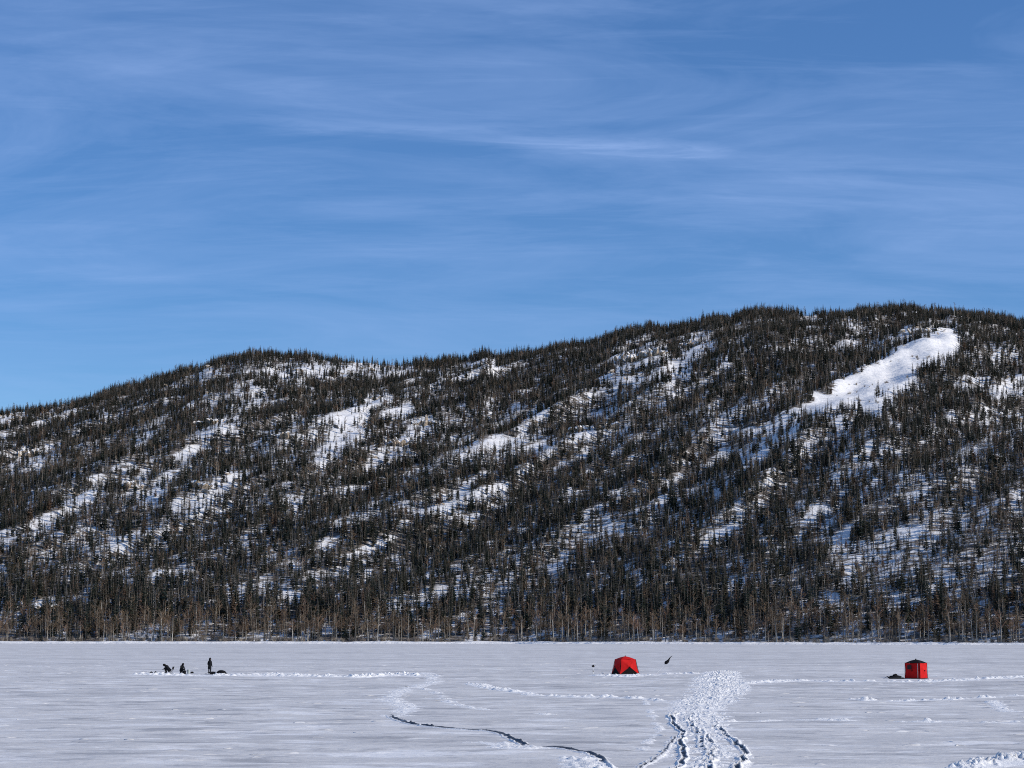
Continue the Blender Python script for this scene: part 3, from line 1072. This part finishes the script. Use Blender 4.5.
# ------------------------------------------------------------------ people
def person(loc, rz, J, label, hat_mat, jacket, group=None, scale=1.0, coat=.16):
    """J: joint positions, x = forward, y = left. One skinned body, clothes as children."""
    root = empty('person', loc, rz, label, 'person', group)
    root.scale = (scale,) * 3
    V_ = []; E = []; R_ = []

    def add(p_, r, par=None):
        V_.append(Vector(p_)); R_.append(r)
        if par is not None:
            E.append((par, len(V_) - 1))
        return len(V_) - 1
    pe = add(J['pelvis'], (.165, .13))
    wa = add(Vector(J['pelvis']).lerp(Vector(J['chest']), .5), (.155, .125), pe)
    ch = add(J['chest'], (.19, .14), wa)
    nk = add(J['neck'], (.075, .07), ch)
    hd = Vector(J['head'])
    fwd = Vector(J['look']).normalized()
    upv = (hd - Vector(J['neck'])).normalized()
    h0 = add(Vector(J['neck']).lerp(hd, .5) + fwd * .01, (.07, .075), nk)
    h1 = add(hd, (.085, .10), h0)
    h2 = add(hd + upv * .08, (.07, .085), h1)
    for sd in (1, -1):
        def P(n_):
            q = J.get(n_ + ('_l' if sd > 0 else '_r'))
            if q is None:
                q = Vector(J[n_]); q = Vector((q.x, abs(q.y) * sd, q.z))
            return Vector(q)
        hp = add(P('hip'), (.105, .105), pe)
        kn = add(P('knee'), (.075, .075), hp)
        an = add(P('ankle'), (.055, .055), kn)
        add(P('toe'), (.05, .04), an)
        so = add(P('shoulder'), (.085, .085), ch)
        el = add(P('elbow'), (.062, .062), so)
        wr = add(P('wrist'), (.042, .042), el)
        d = (P('wrist') - P('elbow')).normalized()
        sidev = Vector((0, 1, 0)); sidev = (sidev - d * sidev.dot(d)).normalized()
        curl = d.cross(sidev).normalized()
        if curl.x < 0: curl = -curl
        palm = add(P('wrist') + d * .07, (.042, .026), wr)
        for k, (off, ln) in enumerate(((.033, .072), (.011, .082), (-.011, .076), (-.033, .06))):
            f0 = add(V_[palm] + d * .025 + sidev * off, (.011, .011), palm)
            f1 = add(V_[f0] + d * ln * .55 + curl * ln * .15, (.010, .010), f0)
            add(V_[f1] + d * ln * .3 + curl * ln * .35, (.008, .008), f1)
        t0 = add(P('wrist') + d * .035 + sidev * .045 * -sd + curl * .015, (.013, .013), palm)
        add(V_[t0] + d * .045 + curl * .03, (.010, .010), t0)
    me = bpy.data.meshes.new('body')
    me.from_pydata([tuple(v) for v in V_], E, [])
    o = link('body', me, None, root)
    md = o.modifiers.new('skin', 'SKIN'); md.use_smooth_shade = True
    sv = me.skin_vertices[0].data
    for k, r in enumerate(R_):
        sv[k].radius = r
        sv[k].use_root = (k == 0)
    o.modifiers.new('sub', 'SUBSURF').levels = 1
    dg = bpy.context.evaluated_depsgraph_get()
    ev = bpy.data.meshes.new_from_object(o.evaluated_get(dg))
    o.modifiers.clear()
    o.data = ev
    bpy.data.meshes.remove(me)
    ev.name = 'body'
    # a face: nose, brows, ears and eyes joined into the body
    bm = bmesh.new(); bm.from_mesh(ev)
    side = upv.cross(fwd).normalized()
    nfaces = len(bm.faces)
    def lump(c, r):
        res = bmesh.ops.create_icosphere(bm, subdivisions=2, radius=r)
        bmesh.ops.translate(bm, vec=c, verts=res['verts'])
        return res['verts']
    lump(hd + fwd * .115 + upv * .0, .020)
    lump(hd + fwd * .122 - upv * .012, .016)
    for s_ in (1, -1):
        lump(hd + fwd * .096 + side * .034 * s_ + upv * .03, .013)
        lump(hd + side * .09 * s_ + upv * .01, .022)
    lump(hd + fwd * .098 - upv * .048, .016)
    bm.to_mesh(ev); bm.free()
    for m_ in (jacket, M_TROUSER, M_SKIN, M_BOOT):
        ev.materials.append(m_)
    kz = [(Vector(J['pelvis']), 0)]
    knees = [v for k, v in enumerate(V_)]
    for pl in ev.polygons:
        c = Vector(pl.center)
        best = min(range(len(V_)), key=lambda k: (V_[k] - c).length - .6 * max(R_[k]))
        mi = 0
        if pl.index >= nfaces or best in (h0, h1, h2):
            mi = 2
        elif best == pe:
            mi = 1
        else:
            # walk: limbs are appended in a fixed order per side
            base_ = h2 + 1
            per = (len(V_) - base_) // 2
            q = (best - base_) % per if best >= base_ else -1
            if q in (0, 1): mi = 1
            elif q in (2, 3): mi = 3
            elif q >= 6: mi = 3
        pl.material_index = mi
        pl.use_smooth = True
    # coat: an outer shell round the torso and seat, hanging to the thigh
    g = Geo()
    a, b = Vector(J['pelvis']), Vector(J['chest'])
    ax_ = (b - a).normalized()
    g.tube([a - ax_ * coat, a, a.lerp(b, .5), b, b + ax_ * .09, Vector(J['neck'])], [.205, .20, .19, .205, .16, .09], 14)
    g.obj('coat', jacket, root, True)
    # hood up round the head, open at the face
    g = Geo()
    g.tube([Vector(J['neck']) - upv * .04, hd - fwd * .03, hd + upv * .06 - fwd * .03, hd + upv * .14 - fwd * .03, hd + upv * .20 - fwd * .04], [.12, .135, .135, .10, .03], 12)
    g.obj('hood', hat_mat, root, True)
    return root


STAND = dict(pelvis=(0, 0, .95), chest=(.02, 0, 1.30), neck=(.03, 0, 1.47), head=(.06, 0, 1.60), look=(1, 0, -.1),
             hip=(0, .10, .88), knee=(.02, .11, .48), ankle=(-.03, .12, .09), toe=(.13, .13, .05),
             shoulder=(.01, .19, 1.36), elbow=(-.03, .25, 1.09), wrist=(.12, .22, .90))
GX_, GY_ = lake_at(209.6, 673.9)
person((GX_, GY_, 0), rad(-50), STAND, 'person in a dark hooded coat standing behind the low dark sled', M_JACKET, M_JACKET, coat=.42)
# bent far forward over the hole, facing left
CROUCH = dict(pelvis=(-.20, 0, .36), chest=(.08, 0, .68), neck=(.22, 0, .79), head=(.34, 0, .84), look=(.8, 0, -.6),
              hip=(-.16, .10, .34), knee=(.24, .15, .44), ankle=(.08, .15, .08), toe=(.25, .16, .05),
              shoulder=(.10, .18, .73), elbow=(.24, .22, .50), wrist=(.42, .12, .42))
px, py = lake_at(167.2, 673.2)
person((px, py, 0), rad(172), CROUCH, 'person in dark clothes crouched low and bent forward over the ice, facing left', M_BROWN, M_JACKET, scale=1.06)
SIT = dict(pelvis=(-.12, 0, .46), chest=(.0, 0, .79), neck=(.07, 0, .93), head=(.14, 0, 1.02), look=(1, 0, -.45),
           hip=(-.08, .10, .44), knee=(.33, .13, .47), ankle=(.30, .14, .09), toe=(.47, .15, .05),
           shoulder=(.02, .19, .84), elbow=(.12, .24, .62), wrist=(.34, .13, .56))
px2, py2 = lake_at(182.0, 673.6)
person((px2, py2, 0), rad(-40), SIT, 'person in a dark hooded coat sitting upright on a bucket, knees to the right', M_JACKET, M_JACKET, scale=.98)


# ------------------------------------------------------------------ gear on the ice
def bucket(loc, label, mat, r=.15, h=.38):
    root = empty('bucket', loc, random.uniform(0, 6), label, 'bucket')
    g = Geo(); g.tube([(0, 0, 0), (0, 0, h * .5), (0, 0, h)], [r * .86, r * .94, r], 20); g.tube([(0, 0, h * .86), (0, 0, h * .90)], r * 1.06, 20)
    g.obj('tub', mat, root, True)
    g = Geo(); g.tube([(0, 0, h), (0, 0, h + .03)], r * 1.07, 20); g.obj('lid', mat, root)
    g = Geo(); g.tube([(r * 1.05 * math.cos(t), .02 + r * .4 * math.sin(t), h * .8 - r * .9 * math.sin(t)) for t in np.linspace(0, PI, 10)], .006, 5); g.obj('handle', M_METAL, root)
    return root


ddx, ddy = math.cos(rad(-22)), math.sin(rad(-22))
bucket((px2 - .12 * ddx, py2 - .12 * ddy, 0), 'dark bucket under the upright seated person', M_PLASTIC, .15, .30)
x, y = lake_at(184.4, 674.2); bucket((x, y, 0), 'round black bucket in front of the upright seated person', M_PLASTIC, .19, .36)
x, y = lake_at(188.4, 673.6); bucket((x, y, 0), 'pale grey bucket right of the upright seated person', M_PALE, .15, .42)


def gear_box(loc, label, hx, hy, hz, mat, rz=0.):
    root = empty('tackle_box', loc, rz, label, 'tackle box')
    g = Geo(); g.box((0, 0, hz * .75), (hx, hy, hz * .75), 0, .015); g.obj('body', mat, root)
    g = Geo(); g.box((0, 0, hz * 1.76), (hx * 1.03, hy * 1.03, hz * .24), 0, .015); g.obj('lid', mat, root)
    g = Geo(); g.tube([(-hx * .4, 0, hz * 2), (-hx * .4, 0, hz * 2 + .05), (hx * .4, 0, hz * 2 + .05), (hx * .4, 0, hz * 2)], .012, 6); g.obj('handle', M_METAL, root)
    return root


x, y = lake_at(192.0, 673.4); gear_box((x, y, 0), 'small dark box on the snow right of the pale bucket', .17, .12, .09, M_PLASTIC, .3)


def bag(loc, label, w, d, h, seed, rz=0.):
    root = empty('gear_bag', loc, rz, label, 'bag')
    g = Geo(); g.blob((0, 0, h * .35), (w / 2, d / 2, h * .65), seed, .10, 3, flat=-h * .35); g.obj('sack', M_TARP, root, True)
    g = Geo(); g.tube([(-w * .25, -d * .3, h * .55), (-w * .12, -d * .1, h * 1.12), (w * .12, -d * .1, h * 1.12), (w * .25, -d * .3, h * .55)], .015, 6); g.obj('strap', M_PLASTIC, root)
    return root


x, y = lake_at(151.2, 673.2); bag((x, y, 0), 'low dark bag lying on the snow, leftmost of the gear', .40, .3, .17, 3, .2)
x, y = lake_at(155.6, 673.0); bag((x, y, 0), 'flat dark bag lying just right of the leftmost bag', .34, .3, .17, 4, -.3)

# folding chair beside the crouching person
x, y = lake_at(170.9, 673.2)
ch = empty('folding_chair', (x, y, 0), rad(-15), 'dark folding chair standing empty between the two low figures', 'chair')
g = Geo(); g.box((0, 0, .36), (.19, .20, .015), 0, .01); g.obj('seat', M_TARP, ch)
g = Geo(); g.add([(.20, -.2, .42), (.20, .2, .42), (.30, .2, .74), (.30, -.2, .74), (.225, -.2, .42), (.225, .2, .42), (.325, .2, .74), (.325, -.2, .74)],
                 [(0, 1, 2, 3), (7, 6, 5, 4), (0, 4, 5, 1), (1, 5, 6, 2), (2, 6, 7, 3), (3, 7, 4, 0)]); g.obj('backrest', M_TARP, ch)
for s_ in (-1, 1):
    g = Geo(); g.tube([(-.2, .2 * s_, 0), (.20, .21 * s_, .38), (.31, .21 * s_, .75)], .016, 6); g.obj('leg', M_METAL, ch)
    g = Geo(); g.tube([(.2, .2 * s_, 0), (-.18, .21 * s_, .38)], .016, 6); g.obj('leg', M_METAL, ch)


def sled(loc, rz, ln, wd, h, label, load):
    root = empty('gear_sled', loc, rz, label, 'sled')
    n_ = 14
    vs = []; fs = []
    sec = [(-.5, 1.0), (-.47, .35), (-.40, .05), (0, 0), (.40, .05), (.47, .35), (.5, 1.0)]
    for i_ in range(n_):
        t = i_ / (n_ - 1)
        xx = (t - .5) * ln
        nose = max(0, (t - .82) / .18) ** 2 * .22
        tap = 1 - .25 * max(0, (t - .75) / .25) ** 2
        for sy, sz in sec:
            vs.append((xx, sy * wd * tap, sz * h + nose * (1 - .5 * sz) + .01))
    m_ = len(sec)
    for i_ in range(n_ - 1):
        for k in range(m_ - 1):
            a = i_ * m_ + k
            fs.append((a, a + m_, a + m_ + 1, a + 1))
    fs.append(tuple(range(m_)))
    fs.append(tuple(reversed(range((n_ - 1) * m_, n_ * m_))))
    g = Geo(); g.add(vs, fs); g.obj('hull', M_PLASTIC, root, True)
    g = Geo()
    for sy in (-1, 1):
        g.tube([(-.5 * ln, sy * wd * .5, h), (.3 * ln, sy * wd * .5, h), (.5 * ln, sy * wd * .38, h + .13)], .02, 6)
    g.obj('rim', M_METAL, root)
    g = Geo(); g.tube([(ln * .5, -.12, .25), (ln * .62, -.05, .12), (ln * .72, .05, .05), (ln * .62, .1, .1), (ln * .5, .12, .25)], .01, 5); g.obj('tow_rope', M_METAL, root)
    return root


x, y = lake_at(218, 674.3)
s1 = sled((x, y - .25, 0), rad(176), 2.0, .62, .16, 'long black sled carrying a dark mound, in front of the standing person', None)
g = Geo(); g.blob((0, 0, .20), (.48, .28, .24), 21, .10, 3, flat=-.16)
tag(g.obj('gear_bundle', M_TARP, None, True, (x + .42, y - .25, .03), .06), 'dark rounded bundle on the right end of the black sled', 'bundle')
gear_box((x - .55, y - .25, .03), 'dark box on the left end of the black sled by the standing person', .30, .20, .13, M_PLASTIC, .05)
x, y = lake_at(896, 679)
s2 = sled((x, y + .3, 0), rad(178), 1.62, .6, .13, 'flat black sled under a dark heap beside the black roofed tent', None)
g = Geo(); g.blob((0, 0, .14), (.66, .27, .17), 23, .14, 3, flat=-.10); g.blob((-.05, 0, .30), (.24, .2, .15), 24, .14, 3)
tag(g.obj('gear_heap', M_TARP, None, True, (x, y + .3, .04), .05), 'low peaked dark heap on the sled left of the black roofed tent', 'heap')

# power auger standing in its hole left of the dome tent
x, y = lake_at(593.2, 674.2)
au = empty('ice_auger', (x, y, 0), .3, 'ice auger with a black power head standing upright left of the red dome tent', 'auger')
g = Geo(); g.tube([(0, 0, -.1), (0, 0, .78)], .022, 8); g.obj('shaft', M_WHITE, au, True)
g = Geo()
hv = []; hf = []
for k in range(60):
    t = k * .5; z_ = .0 + .42 * k / 59
    hv += [(.02 * math.cos(t), .02 * math.sin(t), z_), (.10 * math.cos(t), .10 * math.sin(t), z_)]
for k in range(59):
    hf.append((2 * k, 2 * k + 1, 2 * k + 3, 2 * k + 2))
g.add(hv, hf); g.obj('flighting', M_WHITE, au)
g = Geo(); g.box((0, 0, .87), (.13, .11, .10), .0, .03); g.blob((0, 0, .98), (.09, .08, .05), 31, .05, 2); g.obj('power_head', M_PLASTIC, au)
for s_ in (-1, 1):
    g = Geo(); g.tube([(.1 * s_, 0, .88), (.24 * s_, 0, .90), (.26 * s_, 0, .96)], .016, 6); g.obj('handle', M_PLASTIC, au)
g = Geo(); g.blob((0, 0, .33), (.05, .05, .08), 33, .05, 2); g.obj('collar', M_PLASTIC, au, True)

# leaning pole with a dark flag
x, y = lake_at(656, 674)
fl = empty('flag_pole', (x, y, 0), 0, 'slender white pole leaning right with a dark ragged flag at its tip', 'flag pole')
tip = Vector((1.78, 0, 1.95))
low = tip * .62
g = Geo(); g.tube([(-.05, 0, -.06), tip * .3 + Vector((0, 0, -.02)), low, tip], [.032, .030, .026, .018], 8); g.obj('pole', M_WHITE, fl, True)
# flag: furled cloth hanging along the upper pole, with thickness
vs = []; fs = []
prof = [(.56, .05, .03), (.60, .16, .14), (.66, .19, .20), (.73, .12, .20), (.79, .08, .14), (.85, .10, .04), (.94, .08, .0), (1.03, .02, .01)]
for t, l_, r_ in prof:
    c = tip * t
    perp = Vector((-tip.z, 0, tip.x)).normalized()
    wv = .05 * math.sin(t * 22)
    vs += [c + perp * l_ + Vector((0, wv * .4, 0)), c + Vector((0, -.07 - abs(wv), 0)), c - perp * r_ + Vector((0, -wv * .4, 0)), c + Vector((0, .07 + abs(wv), 0))]
for k in range(len(prof) - 1):
    for q in range(4):
        fs.append((4 * k + q, 4 * k + (q + 1) % 4, 4 * k + 4 + (q + 1) % 4, 4 * k + 4 + q))
fs.append((3, 2, 1, 0)); e = 4 * (len(prof) - 1); fs.append((e, e + 1, e + 2, e + 3))
g = Geo(); g.add(vs, fs); g.obj('flag', M_TARP, fl, True)

# ------------------------------------------------------------------ light and sky
SUN_EL, SUN_AZ = 28.0, 106.0          # azimuth clockwise from the view direction (+Y)
sd = Vector((math.sin(rad(SUN_AZ)) * math.cos(rad(SUN_EL)), math.cos(rad(SUN_AZ)) * math.cos(rad(SUN_EL)), math.sin(rad(SUN_EL))))
sun = bpy.data.lights.new('sun', 'SUN')
sun.energy = 4.0
sun.angle = rad(.5)
sun.color = (1.0, .93, .82)
so_ = bpy.data.objects.new('sun', sun)
COL.objects.link(so_)
so_.rotation_euler = (-sd).to_track_quat('-Z', 'Y').to_euler()
so_.location = (200, -100, 300)

w = bpy.data.worlds.new('World')
scn.world = w
w.use_nodes = True
nt = w.node_tree
bg = nt.nodes['Background']
sky = N(nt, 'ShaderNodeTexSky', sky_type='NISHITA')
sky.sun_disc = False
sky.sun_elevation = rad(SUN_EL)
sky.sun_rotation = rad(SUN_AZ)
sky.altitude = 2500
sky.air_density = 1.0
sky.dust_density = .15
sky.ozone_density = 2.0
tc = N(nt, 'ShaderNodeTexCoord')
sp = N(nt, 'ShaderNodeSeparateXYZ'); L(nt, tc.outputs['Generated'], sp.inputs[0])
zz = math_(nt, 'ADD', math_(nt, 'MAXIMUM', sp.outputs['Z'], 0.0), .08)
cb = N(nt, 'ShaderNodeCombineXYZ')
L(nt, math_(nt, 'DIVIDE', sp.outputs['X'], zz), cb.inputs[0])
L(nt, math_(nt, 'DIVIDE', sp.outputs['Y'], zz), cb.inputs[1])


def cirrus(scale, vec, rot, detail, rough, lo, hi, dist=0.):
    mp = N(nt, 'ShaderNodeMapping')
    mp.inputs['Scale'].default_value = vec
    mp.inputs['Rotation'].default_value = (0, 0, rad(rot))
    L(nt, cb.outputs[0], mp.inputs[0])
    n_ = N(nt, 'ShaderNodeTexNoise')
    n_.inputs['Scale'].default_value = scale
    n_.inputs['Detail'].default_value = detail
    n_.inputs['Roughness'].default_value = rough
    n_.inputs['Distortion'].default_value = dist
    L(nt, mp.outputs[0], n_.inputs[0])
    return rmap(nt, n_.outputs['Fac'], lo, hi)


c1 = cirrus(1.5, (.85, 1.5, 1), 6, 6, .62, .38, .72, .9)
c2 = cirrus(4.0, (.45, 1.6, 1), 7, 8, .68, .50, .78, 1.2)
# one long thin wisp high over the middle of the lake
ysafe = math_(nt, 'MAXIMUM', sp.outputs['Y'], .05)
wa = math_(nt, 'DIVIDE', sp.outputs['X'], ysafe)
we = math_(nt, 'DIVIDE', sp.outputs['Z'], ysafe)
wn = cirrus(9.0, (.35, 1.3, 1), 5, 6, .65, .32, .68, .8)
wob_ = math_(nt, 'MULTIPLY', math_(nt, 'SUBTRACT', wn, .5), .006)


def wisp(a0, a1, e0, slope, th):
    line = math_(nt, 'ADD', e0, math_(nt, 'MULTIPLY', math_(nt, 'SUBTRACT', wa, a0), slope))
    dist = math_(nt, 'ABSOLUTE', math_(nt, 'ADD', math_(nt, 'SUBTRACT', we, line), wob_))
    core = rmap(nt, dist, 0, th, 1, 0)
    ends = math_(nt, 'MULTIPLY', rmap(nt, wa, a0, a0 + .06), rmap(nt, wa, a1 - .025, a1, 1, 0))
    return math_(nt, 'MULTIPLY', math_(nt, 'MULTIPLY', core, ends), math_(nt, 'ADD', math_(nt, 'MULTIPLY', wn, .8), .2))


w1 = wisp(-.06, .118, .2525, -.036, .0042)
w2 = wisp(-.165, .01, .2610, -.02, .006)
w3 = wisp(.05, .28, .225, -.03, .012)
cov = math_(nt, 'ADD', math_(nt, 'MULTIPLY', c1, .26), math_(nt, 'MULTIPLY', c2, .12))
cov = math_(nt, 'ADD', cov, .125)
for w_, k_ in ((w1, .30), (w2, .20), (w3, .12)):
    cov = math_(nt, 'ADD', cov, math_(nt, 'MULTIPLY', w_, k_))
cov = math_(nt, 'MULTIPLY', cov, rmap(nt, sp.outputs['Z'], .06, .20, .25, 1.0))
hs_ = N(nt, 'ShaderNodeHueSaturation')
hs_.inputs['Saturation'].default_value = 1.36
hs_.inputs['Value'].default_value = 1.0
hs_.inputs['Hue'].default_value = .507
L(nt, sky.outputs[0], hs_.inputs['Color'])
cl = mixc(nt, cov, hs_.outputs[0], (3.3, 4.7, 8.0))
L(nt, cl, bg.inputs['Color'])
bg.inputs['Strength'].default_value = .12

scn.view_settings.view_transform = 'Standard'
scn.view_settings.look = 'None'
scn.view_settings.exposure = 0
scn.view_settings.gamma = 1
scn.view_settings.use_curve_mapping = False
scn.cycles.max_bounces = 4
scn.cycles.diffuse_bounces = 3
scn.cycles.glossy_bounces = 2
scn.cycles.transparent_max_bounces = 4
scn.cycles.use_denoising = False
scn.cycles.adaptive_threshold = .008
scn.cycles.pixel_filter_type = 'BLACKMAN_HARRIS'
scn.cycles.filter_width = 1.05
scn.cycles.use_adaptive_sampling = True
